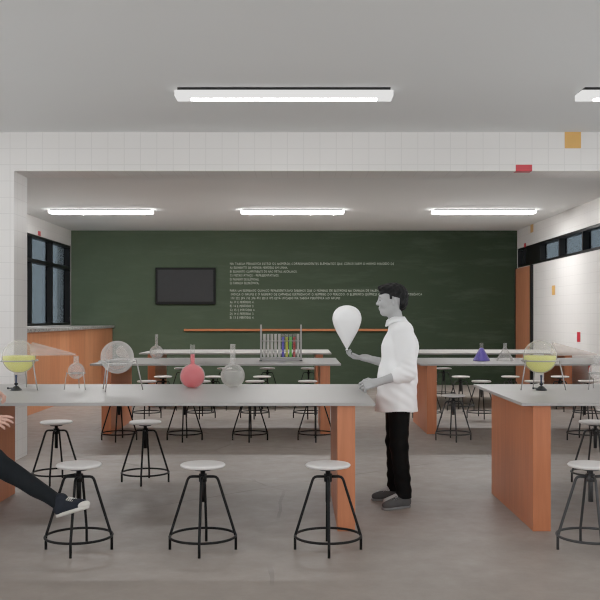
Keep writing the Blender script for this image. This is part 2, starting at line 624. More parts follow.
for text, xa, xb, yc in LINES:
    cu = bpy.data.curves.new('chalk_text', 'FONT')
    cu.body = text
    cu.size = 1.0
    cu.offset = -0.008
    cu.space_character = 1.12
    cu.resolution_u = 2
    cu.space_word = 1.25
    to = bpy.data.objects.new('chalk_text', cu)
    COL.objects.link(to)
    bpy.context.view_layer.update()
    me = bpy.data.meshes.new_from_object(to.evaluated_get(bpy.context.evaluated_depsgraph_get()))
    bpy.data.objects.remove(to)
    bpy.data.curves.remove(cu)
    co = np.empty(len(me.vertices) * 3)
    me.vertices.foreach_get('co', co)
    co = co.reshape(-1, 3)
    Y = YBD - .004
    a, c = W(xa, yc + 1.25, Y), W(xb, yc - 1.1, Y)
    sx = (c.x - a.x) / (co[:, 0].max() - co[:, 0].min())
    sz = (c.z - a.z) / 0.72
    out = np.empty_like(co)
    out[:, 0] = a.x + (co[:, 0] - co[:, 0].min()) * sx
    out[:, 1] = Y
    out[:, 2] = a.z + co[:, 1] * sz + .003 * np.sin(co[:, 0] * 1.3)
    # one mesh per word, cut at the widest gaps between letters
    me.vertices.foreach_set('co', out.ravel())
    bm = bmesh.new()
    bm.from_mesh(me)
    bpy.data.meshes.remove(me)
    seen, isl = set(), []
    for f0 in bm.faces:
        if f0 in seen:
            continue
        seen.add(f0)
        stack, grp = [f0], []
        while stack:
            f1 = stack.pop()
            grp.append(f1)
            for e1 in f1.edges:
                for f2 in e1.link_faces:
                    if f2 not in seen:
                        seen.add(f2)
                        stack.append(f2)
        xs_ = [v.co.x for f1 in grp for v in f1.verts]
        isl.append((min(xs_), max(xs_), grp))
    isl.sort(key=lambda q: q[0])
    gaps, right = [], isl[0][1]
    for q in range(1, len(isl)):
        gaps.append((isl[q][0] - right, q))
        right = max(right, isl[q][1])
    cuts = sorted(q for g, q in sorted(gaps, reverse=True)[:len(text.split()) - 1])
    line = bpy.data.objects.new('chalk_line', None)
    COL.objects.link(line)
    line.parent = cb
    for q0, q1 in zip([0] + cuts, cuts + [len(isl)]):
        vs, fs, mp = [], [], {}
        for q in range(q0, q1):
            for f1 in isl[q][2]:
                for v in f1.verts:
                    if v not in mp:
                        mp[v] = len(vs)
                        vs.append(v.co.copy())
                fs.append([mp[v] for v in f1.verts])
        link_mesh('chalk_lettering', vs, fs, M['chalk'], line)
    bm.free()

tv = thing('television', 'black flat screen television mounted on the green chalkboard', 'television', W(185.6, 286, YBD - .05))
a, c = W(155.5, 304.3, YBD - .05), W(215.7, 267.4, YBD - .05)
hw, hh = (c.x - a.x) / 2, (c.z - a.z) / 2
b = box(new(), -hw, hw, -.03, .025, -hh, hh, .012)
obj('tv_case', b, M['tv'], tv)
b = box(new(), -hw + .052, hw - .052, -.036, -.0301, -hh + .062, hh - .05)
obj('screen', b, M['screen'], tv)
b = new()
box(b, -.2, .2, .0255, .048, -.15, .15)
obj('wall_bracket', b, M['tv'], tv)

# ------------------------------------------------------------------ wooden counter under the left window
ct = thing('counter', 'tall orange-brown wooden counter with a grey granite top under the window', 'counter', (XL, 15.9, 0))
CL = lambda x: x - XL
b = new()
box(b, CL(XL + .005), CL(-4.16), -6.0, 4.06, 0.0, 1.268)
obj('counter_body', b, M['counterwood'], ct)
b = new()
box(b, CL(XL + .005), CL(-4.11), -6.03, 4.065, 1.27, 1.325, .006)
obj('countertop', b, M['granite'], ct)

# ------------------------------------------------------------------ ceiling lights
def light_fixture(loc, label, tube_mat, proto):
    if proto:
        return dup(proto[0], loc, label)
    t = thing('ceiling_light', label, 'ceiling light', loc, 'long white ceiling lights')
    L, D, hgt = 1.84, .2, .075
    b = box(new(), -L / 2 + .025, L / 2 - .025, -D / 2 + .001, D / 2 - .02, -.021, -.001)
    obj('mounting_plate', b, M['lampblack'], t)
    b = new()
    box(b, -L / 2, L / 2, -D / 2, D / 2, -hgt, -.0215, .006)
    obj('lamp_housing', b, M['lampfar'] if tube_mat is M['tubefar'] else M['lamp'], t)
    b = new()
    box(b, -L / 2 + .13, L / 2 - .13, -.032, .032, -hgt - .01, -hgt - .001, .004)
    obj('diffuser', b, tube_mat, t)
    proto.append(t)
    return t


for Y, wh, tm, pr in ((7.65, 'before the tiled beam', M['tube'], []), (16.1, 'beyond the tiled beam', M['tubefar'], [])):
    for i, s in enumerate(('nearest the window wall', 'in the middle of its row', 'nearest the tiled right wall')):
        light_fixture((-.135 + (i - 1) * 3.42, Y, ZC), 'long white glowing ceiling light %s, %s' % (wh, s), tm, pr)
rear = []  # extra row of lights, unseen behind the viewer, added to light the front
for i in range(3):
    light_fixture((-.135 + (i - 1) * 3.42, -.4, ZC), 'long added ceiling light overhead of the viewer, number %s' % ('one', 'two', 'three')[i], M['tube'], rear)

# ------------------------------------------------------------------ benches
def bench(name_label, x0, x1, xl, xr, y0, y1, ly0, ly1, legs=(1, 1)):
    t = thing('lab_bench', name_label, 'bench', ((x0 + x1) / 2, (y0 + y1) / 2, 0), 'white-topped laboratory benches')
    cx, cy = (x0 + x1) / 2, (y0 + y1) / 2
    b = box(new(), x0 - cx, x1 - cx, y0 - cy, y1 - cy, .883, .906, .003)
    obj('tabletop', b, M['top'], t)
    for k, xx in enumerate((xl, xr)):
        b = box(new(), xx - cx, xx + .125 - cx, ly0 - cy, ly1 - cy, 0, .8825, .003)
        obj('leg', b, M['wood'], t)
    return t


ROWS = ((6.27, 8.02, 6.31, 7.68), (11.52, 13.25, 11.58, 13.0), (15.03, 16.7, 15.1, 16.4))
LW = ('nearest', 'middle', 'farthest')
for (y0, y1, l0, l1), w, on in zip(ROWS, LW, ('red flask and the glass spheres', 'test tube rack', 'back of the green board area')):
    bench({'nearest': 'long white bench on wooden panel legs carrying the red flask',
           'middle': 'white bench on wooden panel legs carrying the test tube rack',
           'farthest': 'white bench on wooden legs behind the test tube rack, closest to the chalkboard'}[w],
          -2.69, .525, -2.555, .262, y0, y1, l0, l1)
for (y0, y1, l0, l1), w in zip(ROWS, LW):
    bench({'nearest': 'white bench with big wooden leg carrying the yellow glass sphere, beside the aisle',
           'middle': 'white bench behind the standing person carrying the two cone flasks',
           'farthest': 'white bench behind the two cone flasks, closest to the wooden door'}[w],
          1.545, 4.74, 1.634, 4.44, y0, y1, l0, l1)

# ------------------------------------------------------------------ stools
def make_stool(steel, loc, label, group):
    t = thing('lab_stool', label, 'stool', loc, group)
    b = new()
    lathe(b, [(0, .532), (.12, .532), (.138, .536), (.1455, .544), (.1455, .549), (.138, .556), (.12, .558), (0, .558)], seg=36)
    obj('seat', b, M['seat'], t, angle=.7)
    b = new()
    lathe(b, [(0, .515), (.055, .515), (.055, .5315), (0, .5315)], seg=18)
    lathe(b, [(0, .31), (.0165, .31), (.0165, .515), (0, .515)], seg=12)
    lathe(b, [(.017, .44), (.026, .44), (.026, .49), (.017, .49)], seg=14)
    obj('screw_post', b, steel, t, angle=.7)
    R = .213
    for k in range(4):
        a = k * math.pi / 2
        ca, sa = math.cos(a), math.sin(a)
        prof = [(.02, .472), (.07, .472), (.084, .469), (.094, .46), (.101, .445), (R - .004, .1), (R, .085), (R, .0)]
        b = tube(new(), [(r * ca, r * sa, z) for r, z in prof], .0092, 10)
        obj('leg', b, steel, t, smooth=True)
    b = tube(new(), ring_pts(0, 0, .09, R - .0, 48), .0085, 10)
    obj('foot_ring', b, steel, t, smooth=True)
    return t


ORD = ('first', 'second', 'third', 'fourth')
protoL = protoR = None
STOOLS = []
STOOLS += [(-1.43, 5.82, 'white-topped black stool partly hidden by the outstretched sneaker', 'L'),
           (-.628, 5.82, 'white-topped black stool standing alone in front of the red and clear flasks', 'L'),
           (.181, 5.82, "white-topped black stool before the nearest bench's big wooden leg", 'L'),
           (1.88, 5.82, "white-topped stool cut by the photo's edge, in front of the yellow-sphere bench", 'R'),
           (-2.33, 5.5, 'stool carrying the seated person at the edge of the photo', 'L'),
           (-2.22, 8.2, 'white-topped stool standing beside the white tiled pillar', 'L'),
           (-1.41, 8.2, 'white-topped stool behind the red-flask bench, second from the tiled pillar', 'L'),
           (2.69, 8.2, "white-topped stool at the photo's edge, just behind the yellow-sphere bench", 'R')]
for i, x in enumerate((-2.21, -1.41, -.61, .19)):
    STOOLS.append((x, 11.0, '%s white-topped stool from the wooden counter, before the test tube rack bench' % ORD[i], 'L'))
STOOLS.append((1.874, 11.0, 'white-topped stool beside the wooden leg right of the standing person', 'R'))
STOOLS.append((3.48, 11.0, 'white-topped stool mostly hidden by the yellow-sphere bench, near the tiled wall', 'R'))
for i, x in enumerate((-2.29, -1.48, -.675, .115)):
    STOOLS.append((x, 13.45, '%s white-topped stool from the counter, behind the test tube rack bench' % ORD[i], 'L'))
for i, x in enumerate((1.9, 2.71, 3.5, 4.3)):
    STOOLS.append((x, 13.45, '%s white-topped stool from the aisle, behind the cone-flask bench' % ORD[i], 'R'))
for i, x in enumerate((-2.207, -1.4, -.612)):
    STOOLS.append((x, 14.5, '%s small white-topped stool from the counter, before the bench closest to the chalkboard' % ORD[i], 'L'))
for i, x in enumerate((2.59, 3.39, 4.19)):
    STOOLS.append((x, 14.5, '%s small white-topped stool from the aisle, before the bench closest to the door' % ORD[i], 'R'))
for i, x in enumerate((-2.21, -1.41, -.61, .16)):
    STOOLS.append((x, 16.85, '%s tiny white-topped stool from the counter, against the chalkboard behind the last bench' % ORD[i], 'L'))
STOOLS.append((2.69, 16.85, 'tiny white-topped stool against the chalkboard, behind the last bench near the door', 'R'))
for x, y, lab, side in STOOLS:
    grp = 'round-seated stools around the benches'
    if side == 'L':
        if protoL is None:
            protoL = make_stool(M['steel'], (x, y, 0), lab, grp)
        else:
            dup(protoL, (x, y, 0), lab)
    else:
        if protoR is None:
            protoR = make_stool(M['steelhaze'], (x, y, 0), lab, grp)
        else:
            dup(protoR, (x, y, 0), lab)

# ------------------------------------------------------------------ glassware
ZT = .906


def arc_prof(R, cz, a0, a1, n=14):
    """part of a sphere's outline; angles measured from straight down"""
    return [(max(0.0, R * math.sin(math.radians(a0 + (a1 - a0) * k / n))), cz - R * math.cos(math.radians(a0 + (a1 - a0) * k / n))) for k in range(n + 1)]


def cap_liquid(R, level, cz=0.0, bottom=0.0):
    """filled lower part of a sphere of radius R up to height level (relative to cz)"""
    a1 = math.degrees(math.acos(max(-1, min(1, -level / R))))
    return arc_prof(R, cz, bottom, a1) + [(0, cz + level)]


def tripod(name, label, loc, R, zring, spread, n=3, a0=90, rod=.006, group=None):
    """ring on slim splayed legs; loc is on the bench top"""
    t = thing(name, label, 'tripod', loc, group)
    b = tube(new(), ring_pts(0, 0, zring, R, 40), rod, 8)
    obj('support_ring', b, M['chrome'], t, smooth=True)
    for k in range(n):
        a = math.radians(a0 + k * 360 / n)
        b = tube(new(), [((R + .006) * math.cos(a), (R + .006) * math.sin(a), zring + .012), (spread * math.cos(a), spread * math.sin(a), 0.004)], rod * .85, 8)
        obj('leg', b, M['chrome'], t, smooth=True)
    return t


def neck_tube(bm, p0, p1, r0, r1, bow=0.0, n=8):
    p0, p1 = Vector(p0), Vector(p1)
    pts, rs = [], []
    for k in range(n + 1):
        f = k / n
        pts.append(p0.lerp(p1, f) + Vector((0, 0, bow * math.sin(math.pi * f))))
        rs.append(r0 + (r1 - r0) * f)
    tube(bm, pts, rs, 16, cap=False)


def retort(label, loc, R, glassm, liquid, level, tip, r0=.048, r1=.006, root_dir=None):
    """spherical retort with a long tapering neck; loc = sphere centre, tip = end of the neck relative to it"""
    t = thing('glass_retort', label, 'retort', loc, 'spherical glass retorts')
    b = lathe(new(), arc_prof(R, 0, 0, 180, 26), seg=36)
    obj('glass_bulb', b, glassm, t, smooth=True)
    d = Vector(root_dir).normalized()
    b = new()
    neck_tube(b, d * (R * .9), tip, r0, r1, .0)
    obj('neck', b, M['neckglass'], t, smooth=True)
    if liquid:
        b = lathe(new(), cap_liquid(R - .006, level), seg=36)
        obj('liquid', b, M[liquid], t, angle=.6)
    return t


def receiver(label, loc, R, hneck):
    """little round receiving flask; loc = sphere centre"""
    t = thing('receiving_flask', label, 'flask', loc, 'small receiving flasks')
    b = lathe(new(), arc_prof(R, 0, 0, 162, 20) + [(.021, R * .98), (.021, R + hneck), (.0235, R + hneck + .004)], seg=28)
    obj('glass_bulb', b, M['hazy'], t, smooth=True)
    return t


def burner(label, loc):
    t = thing('bunsen_burner', label, 'burner', loc, 'small burners under the glass spheres')
    b = new()
    lathe(b, [(0, 0), (.046, 0), (.046, .006), (.036, .016), (.022, .03), (.014, .036), (0, .036)], seg=24)
    obj('base', b, M['burner'], t, angle=.6)
    b = lathe(new(), [(0, .036), (.0075, .036), (.0075, .105), (.0095, .107), (.0095, .125), (.006, .125), (0, .12)], seg=16)
    obj('burner_tube', b, M['bluemetal'], t, angle=.6)
    b = lathe(new(), [(.008, .045), (.015, .045), (.015, .06), (.008, .06)], seg=16)
    obj('air_collar', b, M['burner'], t, angle=.6)
    b = tube(new(), [(-.03, 0, .018), (-.05, -.004, .018), (-.062, -.004, .018)], .0055, 8)
    tube(b, [(-.066, -.004, .010), (-.066, -.004, .026)], .008, 8)
    obj('gas_inlet', b, M['burner'], t, smooth=True)
    return t


def setup(xs, side):
    """retort on a tripod with burner, and its receiving flask on a tripod"""
    Y = 7.4
    c = Vector((xs, Y, 1.178))
    R = .136
    rx = .47
    where = 'beside the white tiled pillar' if side == 'L' else 'on the bench with the big wooden leg'
    retort('yellow-filled glass retort with long thin neck %s' % where, c, R, M['glass'], 'yellow', .007,
           (rx - .004, -.0, .018), .056, .0065, (.82, 0, .5))
    tripod('tripod_stand', 'slim metal tripod holding the yellow-filled retort %s' % where, (xs, Y, ZT), R + .013, 1.146 - ZT, .21, a0=90, n=3)
    burner('small dark burner under the yellow-filled retort %s' % where, (xs - .005, Y - .06, ZT))
    r = .067
    cz = 1.062
    receiver('small round flask at the tip of the yellow retort %s' % ('near the pillar' if side == 'L' else 'near the tiled wall'), (xs + rx, Y, cz), r, .05)
    tripod('tripod_stand', 'small metal tripod under the receiving flask %s' % where, (xs + rx, Y, ZT), r + .005, 1.042 - ZT, .1, a0=90, rod=.004)


setup(-2.31, 'L')
setup(1.973, 'R')
# second sphere, empty, neck pointing away
Y = 7.3
xs = (117.3 - CX) * Y / F
retort('empty hazy glass retort, its neck pointing away from the viewer, on the red-flask bench', (xs, Y, 1.178), .133, M['hazy'], None, 0,
       (.0, .47, -.02), .05, .007, (.15, .9, .35))
tripod('tripod_stand', 'slim metal tripod holding the empty hazy retort', (xs, Y, ZT), .145, 1.146 - ZT, .205, a0=-105)


def round_flask(label, loc, R, neck_r, hn, glassm, liquid, level):
    t = thing('round_flask', label, 'flask', loc, 'round-bottomed flasks')
    a0 = 22
    cz = R * math.cos(math.radians(a0)) + .001
    an = 180 - math.degrees(math.asin(min(1, neck_r / R)))
    prof = [(0, cz - R * math.cos(math.radians(a0)))] + arc_prof(R, cz, a0, an - 6, 20)
    ztop = cz + R
    prof += [(neck_r * 1.03, ztop + .005), (neck_r, ztop + .03), (neck_r, ztop + hn), (neck_r * 1.14, ztop + hn + .006)]
    b = lathe(new(), prof, seg=36)
    obj('glass_body', b, glassm, t, smooth=True)
    if liquid:
        rr = R - .005
        if level > R:
            nr = neck_r - .003
            lp = [(0, cz - rr * math.cos(math.radians(a0)))] + arc_prof(rr, cz, a0, an - 6, 20) + [(nr * 1.03, ztop + .005), (nr, ztop + .03), (nr, cz + level), (0, cz + level)]
        else:
            lp = [(0, cz - rr * math.cos(math.radians(a0)))] + cap_liquid(rr, level, cz, a0)
        b = lathe(new(), lp, seg=36)
        obj('liquid', b, M[liquid], t, angle=.6)
    return t


Y = 7.6
round_flask('round flask filled with red liquid up its neck on the nearest bench', ((192.5 - CX) * Y / F, Y, ZT), .105, .0195, .155, M['glass'], 'redl', .185)
Y = 7.7
round_flask('clear round flask half full of grey liquid, next to the red flask', ((232.8 - CX) * Y / F, Y, ZT), .103, .0205, .16, M['hazy'], 'greyl', .045)
Y = 13.0
round_flask('small clear round flask with long neck near the end of the far bench', ((156.5 - CX) * Y / F, Y, ZT), .098, .02, .155, M['hazy'], None, 0)


def cone_flask(label, loc, glassm, liquid):
    t = thing('cone_flask', label, 'flask', loc, 'cone-shaped flasks')
    b = lathe(new(), [(0, .001), (.108, .001), (.117, .007), (.116, .016), (.03, .168), (.0225, .18), (.0225, .238), (.026, .243)], seg=36)
    obj('glass_body', b, glassm, t, angle=.9)
    if liquid:
        b = lathe(new(), [(0, .004), (.106, .004), (.113, .010), (.111, .017), (.026, .168), (.02, .178), (0, .178)], seg=36)
        obj('liquid', b, M[liquid], t, angle=.9)
    return t


Y = 12.3
cone_flask('cone flask filled with violet liquid on the far bench', ((481.5 - CX) * Y / F, Y, ZT), M['glass'], 'purple')
cone_flask('empty clear cone flask between the violet flask and the yellow sphere', ((505 - CX) * Y / F, Y, ZT), M['hazy'], None)

# test tube rack
Y = 12.3
k = Y / F
tr = thing('test_tube_rack', 'pale metal rack holding ten test tubes on the middle bench', 'rack', ((281 - CX) * k, Y, ZT))
hwid = 20.0 * k
for s in (-1, 1):
    b = box(new(), s * hwid - .012, s * hwid + .012, -.014, .014, 0, 36.3 * k, .003)
    p = obj('post', b, M['rack'], tr)
    b = box(new(), s * hwid - .02, s * hwid + .02, -.09, .09, 0, .012, .002)
    obj('foot', b, M['burner'], p)
b = box(new(), -hwid + .0125, hwid - .0125, -.03, .03, .0, 3.6 * k, .003)
obj('base_rail', b, M['rack'], tr)
for z in (10 * k, 20 * k):
    b = new()
    for s in (-1, 1):
        tube(b, [(-hwid + .0125, s * .024, z), (hwid - .0125, s * .024, z)], .005, 8)
    obj('cross_rail', b, M['rack'], tr, smooth=True)
proto = None
TUBES = [(None, 'first'), (None, 'second'), (None, 'third'), (None, 'fourth'), (None, 'fifth'),
         ('blue', 'blue'), ('yell2', 'yellow'), ('green', 'green'), ('red2', 'red'), (None, 'last')]
for i, (lq, wd) in enumerate(TUBES):
    x = (264.3 + i * 3.74 - CX) * k
    lab = ('tall test tube of %s liquid standing in the rack' % wd) if lq else (
        'empty tall test tube at the end of the rack beside the red tube' if wd == 'last' else '%s empty test tube in the rack, counted from the end away from the coloured tubes' % wd)
    t = thing('test_tube', lab, 'test tube', (x, Y, ZT + 3.7 * k), 'test tubes in the rack')
    r, h = .0178, 23.3 * k
    b = lathe(new(), arc_prof(r, r, 0, 90, 6) + [(r, h - .006), (r + .003, h)], seg=18)
    obj('glass_tube', b, M['milky'] if lq is None else M['glass'], t, smooth=True)
    if lq:
        b = lathe(new(), arc_prof(r - .0015, r, 0, 90, 6) + [(r - .0015, h - .04), (0, h - .04)], seg=18)
        obj('liquid', b, M[lq], t, angle=.6)

# ------------------------------------------------------------------ figures: distance fields turned into one smooth mesh
class Field:
    def __init__(self, lo, hi, h):
        self.lo, self.h = np.array(lo, float), h
        self.n = np.ceil((np.array(hi, float) - self.lo) / h).astype(int) + 1
        self.d = np.full(self.n, 1.0, np.float32)

    def _box(self, lo, hi):
        i0 = np.clip(np.floor((lo - self.lo) / self.h).astype(int), 0, self.n)
        i1 = np.clip(np.ceil((hi - self.lo) / self.h).astype(int) + 1, 0, self.n)
        if (i1 <= i0).any():
            return None
        sl = tuple(slice(a, c) for a, c in zip(i0, i1))
        ax = [self.lo[j] + self.h * np.arange(i0[j], i1[j]) for j in range(3)]
        g = np.meshgrid(*ax, indexing='ij')
        return sl, np.stack(g, -1)

    def _put(self, sl, d, k, op):
        cur = self.d[sl]
        if op == 'sub':
            d = -d
            if k > 0:
                hh = np.maximum(k - np.abs(cur - d), 0) / k
                self.d[sl] = np.maximum(cur, d) + hh * hh * k / 4
            else:
                self.d[sl] = np.maximum(cur, d)
            return
        if k > 0:
            hh = np.maximum(k - np.abs(cur - d), 0) / k
            self.d[sl] = np.minimum(cur, d) - hh * hh * k / 4
        else:
            self.d[sl] = np.minimum(cur, d)

    def cone(self, a, b, ra, rb, k=.02, sc=(1, 1, 1), op='add'):
        """tapering rounded limb from a to b; sc widens it per world axis about its own line"""
        a, b, sc = np.array(a, float), np.array(b, float), np.array(sc, float)
        r = max(ra, rb) * sc.max() + k + .03
        got = self._box(np.minimum(a, b) - r, np.maximum(a, b) + r)
        if got is None:
            return
        sl, p = got
        m = (a + b) / 2
        p = (p - m) / sc
        a2, b2 = (a - m) / sc, (b - m) / sc
        v = b2 - a2
        L = max(float(v @ v), 1e-12)
        t = np.clip(((p - a2) @ v) / L, 0, 1)
        q = p - a2 - t[..., None] * v
        d = (np.sqrt((q * q).sum(-1)) - (ra + (rb - ra) * t)) * sc.min() ** .5
        self._put(sl, d.astype(np.float32), k, op)

    def ell(self, c, rad, k=.02, R=None, op='add'):
        """ellipsoid, rad along the columns of R (or the world axes)"""
        c, rad = np.array(c, float), np.array(rad, float)
        r = rad.max() + k + .03
        got = self._box(c - r, c + r)
        if got is None:
            return
        sl, p = got
        p = p - c
        if R is not None:
            p = p @ R
        q = p / rad
        k0 = np.sqrt((q * q).sum(-1))
        k1 = np.sqrt(((q / rad) ** 2).sum(-1)) + 1e-9
        d = k0 * (k0 - 1) / k1
        self._put(sl, d.astype(np.float32), k, op)

    def grid(self):
        ax = [self.lo[j] + self.h * np.arange(self.n[j]) for j in range(3)]
        return np.meshgrid(*ax, indexing='ij')

    def mesh(self, name):
        """surface nets"""
        d = self.d
        d[0], d[-1] = 1, 1
        d[:, 0], d[:, -1] = 1, 1
        d[:, :, 0], d[:, :, -1] = 1, 1
        ins = d < 0
        nx, ny, nz = d.shape
        cs = np.zeros((nx - 1, ny - 1, nz - 1), np.int8)
        off = [(i, j, l) for i in (0, 1) for j in (0, 1) for l in (0, 1)]
        for i, j, l in off:
            cs += ins[i:nx - 1 + i, j:ny - 1 + j, l:nz - 1 + l]
        act = np.argwhere((cs > 0) & (cs < 8))
        idx = np.full(cs.shape, -1, np.int64)
        idx[tuple(act.T)] = np.arange(len(act))
        acc = np.zeros((len(act), 3))
        cnt = np.zeros(len(act))
        for o in off:
            for ax in range(3):
                if o[ax]:
                    continue
                o2 = list(o)
                o2[ax] = 1
                a = d[act[:, 0] + o[0], act[:, 1] + o[1], act[:, 2] + o[2]]
                c = d[act[:, 0] + o2[0], act[:, 1] + o2[1], act[:, 2] + o2[2]]
                s = (a < 0) != (c < 0)
                t = np.where(s, a / np.where(s, a - c, 1), 0)
                p = np.tile(np.array(o, float), (len(act), 1))
                p[:, ax] += t
                acc[s] += p[s]
                cnt[s] += 1
        v = (act + acc / cnt[:, None]) * self.h + self.lo
        faces = []
        for ax in range(3):
            u, w = (ax + 1) % 3, (ax + 2) % 3
            A = [slice(None)] * 3
            B = [slice(None)] * 3
            A[ax], B[ax] = slice(0, -1), slice(1, None)
            e = np.argwhere(ins[tuple(A)] != ins[tuple(B)])
            flip = ins[tuple(e.T)]
            q = []
            for du, dw in ((0, 0), (-1, 0), (-1, -1), (0, -1)):
                c = e.copy()
                c[:, u] += du
                c[:, w] += dw
                q.append(idx[tuple(c.T)])
            q = np.stack(q, 1)
            q[~flip] = q[~flip][:, ::-1]
            faces.append(q)
        fc = np.concatenate(faces)
        me = bpy.data.meshes.new(name)
        me.vertices.add(len(v))
        me.vertices.foreach_set('co', v.ravel())
        me.loops.add(len(fc) * 4)
        me.loops.foreach_set('vertex_index', fc.ravel().astype(np.int32))
        me.polygons.add(len(fc))
        me.polygons.foreach_set('loop_start', (np.arange(len(fc)) * 4).astype(np.int32))
        me.update(calc_edges=True)
        me.validate()
        return me


def V(*a):
    return np.array(a, float)


def unit(v):
    v = np.array(v, float)
    return v / np.linalg.norm(v)


def hand(f, wrist, fwd, palm, thumb, curl=(20, 35, 25), spread=5, size=1.0, thumb_in=.25, curls=None):
    """palm + five jointed fingers; fwd = from wrist to fingers, palm = the way the palm faces, thumb = side of the thumb"""
    fw = unit(fwd)
    pn = unit(np.array(palm, float) - fw * np.dot(palm, fw))
    th = unit(np.cross(fw, pn))
    if np.dot(th, thumb) < 0:
        th = -th
    w = np.array(wrist, float)
    s = size
    L = [.074, .082, .076, .06]
    offs = [.0335, .0115, -.011, -.0325]
    kn = []
    for i in range(4):
        kpt = w + fw * (.098, .101, .096, .088)[i] * s + th * offs[i] * s
        kn.append(kpt)
        f.cone(w + th * offs[i] * .55 * s + fw * .008, kpt, .0165 * s, .0115 * s, .012)
    f.cone(w - fw * .02, w + fw * .02, .024 * s, .023 * s, .02)
    for i in range(4):
        cu = curls[i] if curls else curl
        ang = 0.0
        p = kn[i]
        side = math.radians(spread) * (1.2, .35, -.45, -1.3)[i]
        for j, (fr, c) in enumerate(zip((.46, .3, .24), cu)):
            ang += math.radians(c)
            dr = fw * math.cos(ang) + pn * math.sin(ang)
            dr = unit(dr + th * math.tan(side) * math.cos(ang))
            q = p + dr * L[i] * fr * s
            r0 = (.0098, .0088, .008)[j] * s
            r1 = (.0088, .008, .0066)[j] * s
            f.cone(p, q, r0, r1, .004)
            p = q
    t0 = w + fw * .03 * s + th * .024 * s + pn * .008 * s
    t1 = t0 + unit(fw * .62 + th * .72 + pn * .2) * .045 * s
    t2 = t1 + unit(fw * .85 + th * (.35 - thumb_in) + pn * .3) * .034 * s
    t3 = t2 + unit(fw * .9 + th * (.1 - thumb_in * 1.4) + pn * .38) * .027 * s
    f.cone(t0, t1, .0165 * s, .0115 * s, .014)
    f.cone(t1, t2, .011 * s, .0095 * s, .005)
    f.cone(t2, t3, .0095 * s, .0075 * s, .005)


def head(f, C, fd, S=1.0):
    """head with a face around C, looking along fd"""
    fx = unit((fd[0], fd[1], 0))
    fz = V(0, 0, 1)
    pitch = math.atan2(fd[2], math.hypot(fd[0], fd[1]))
    fw = unit(fx * math.cos(pitch) + fz * math.sin(pitch))
    up = unit(fz - fw * np.dot(fz, fw))
    sd = np.cross(up, fw)
    R = np.stack([fw, sd, up], 1)
    P = lambda a, s, u: np.array(C) + (fw * a + sd * s + up * u) * S
    e = lambda a, s, u, r, k=.02, op='add': f.ell(P(a, s, u), np.array(r) * S, k * S, R, op)
    e(-.012, 0, .03, (.098, .077, .092))
    e(.035, 0, -.005, (.066, .062, .085), .03)
    e(.038, 0, -.062, (.052, .047, .045), .03)
    f.cone(P(.07, -.012, -.088), P(.07, .012, -.088), .02 * S, .02 * S, .025)
    f.cone(P(-.01, .052, -.05), P(.055, .028, -.085), .02 * S, .016 * S, .03)
    f.cone(P(-.01, -.052, -.05), P(.055, -.028, -.085), .02 * S, .016 * S, .03)
    f.cone(P(.084, -.034, .03), P(.084, .034, .03), .012 * S, .012 * S, .015)
    f.cone(P(.094, 0, .018), P(.113, 0, -.018), .007 * S, .0115 * S, .012)
    for s in (-1, 1):
        e(.106, s * .012, -.022, (.011, .008, .008), .006)
        e(.094, s * .031, .008, (.016, .015, .011), .012, 'sub')
        e(.082, s * .031, .008, (.0125, .0125, .0125), .003)
        e(.07, s * .04, -.022, (.022, .02, .02), .025)
        e(-.008, s * .077, -.008, (.017, .008, .03), .008)
        e(-.004, s * .083, -.006, (.007, .005, .017), .004, 'sub')
    f.cone(P(.0985, -.018, -.048), P(.0985, .018, -.048), .0062 * S, .0062 * S, .006)
    f.cone(P(.096, -.014, -.061), P(.096, .014, -.061), .0072 * S, .0072 * S, .006)
    f.cone(P(.107, -.017, -.0545), P(.107, .017, -.0545), .0025, .0025, .003, op='sub')
    return P, R


def hair_mesh(name, C, fd, S, h=.006, lift=.012):
    f = Field(np.array(C) - .19 * S, np.array(C) + .19 * S, h)
    fw = unit(fd)
    up = unit(V(0, 0, 1) - fw * fw[2])
    sd = np.cross(up, fw)
    R = np.stack([fw, sd, up], 1)
    P = lambda a, s, u: np.array(C) + (fw * a + sd * s + up * u) * S
    f.ell(P(-.014, 0, .032), np.array((.1 + lift, .079 + lift * .7, .093 + lift)) * S, .0, R)
    f.ell(P(.05, .012, .1), np.array((.055, .06, .026)) * S, .03, R)
    f.ell(P(-.075, 0, -.02), np.array((.036, .062, .06)) * S, .03, R)
    X, Yg, Z = f.grid()
    p = np.stack([X, Yg, Z], -1) - np.array(C)
    a, s, u = (p @ fw) / S, (p @ sd) / S, (p @ up) / S
    f.d += (.004 * np.sin(a * 95 + s * 60) * np.sin(s * 130 + u * 50) + .0025 * np.sin(u * 210 + a * 120)).astype(np.float32)
    # keep what lies above the forehead line, or behind the ears and above the nape
    above = -(u - .058 - .38 * (a - .08) + .012 * np.sin(s * 70))
    behind = np.maximum(a + .045 + .1 * np.abs(s), -(u + .085 + .3 * (a + .06)))
    burn = np.maximum(np.maximum(np.abs(a - .016) - .009, -(u - .012)), u - .06)
    keep = np.minimum(np.minimum(above, behind), burn) * S
    f.d = np.maximum(f.d, keep.astype(np.float32))
    return f.mesh(name)


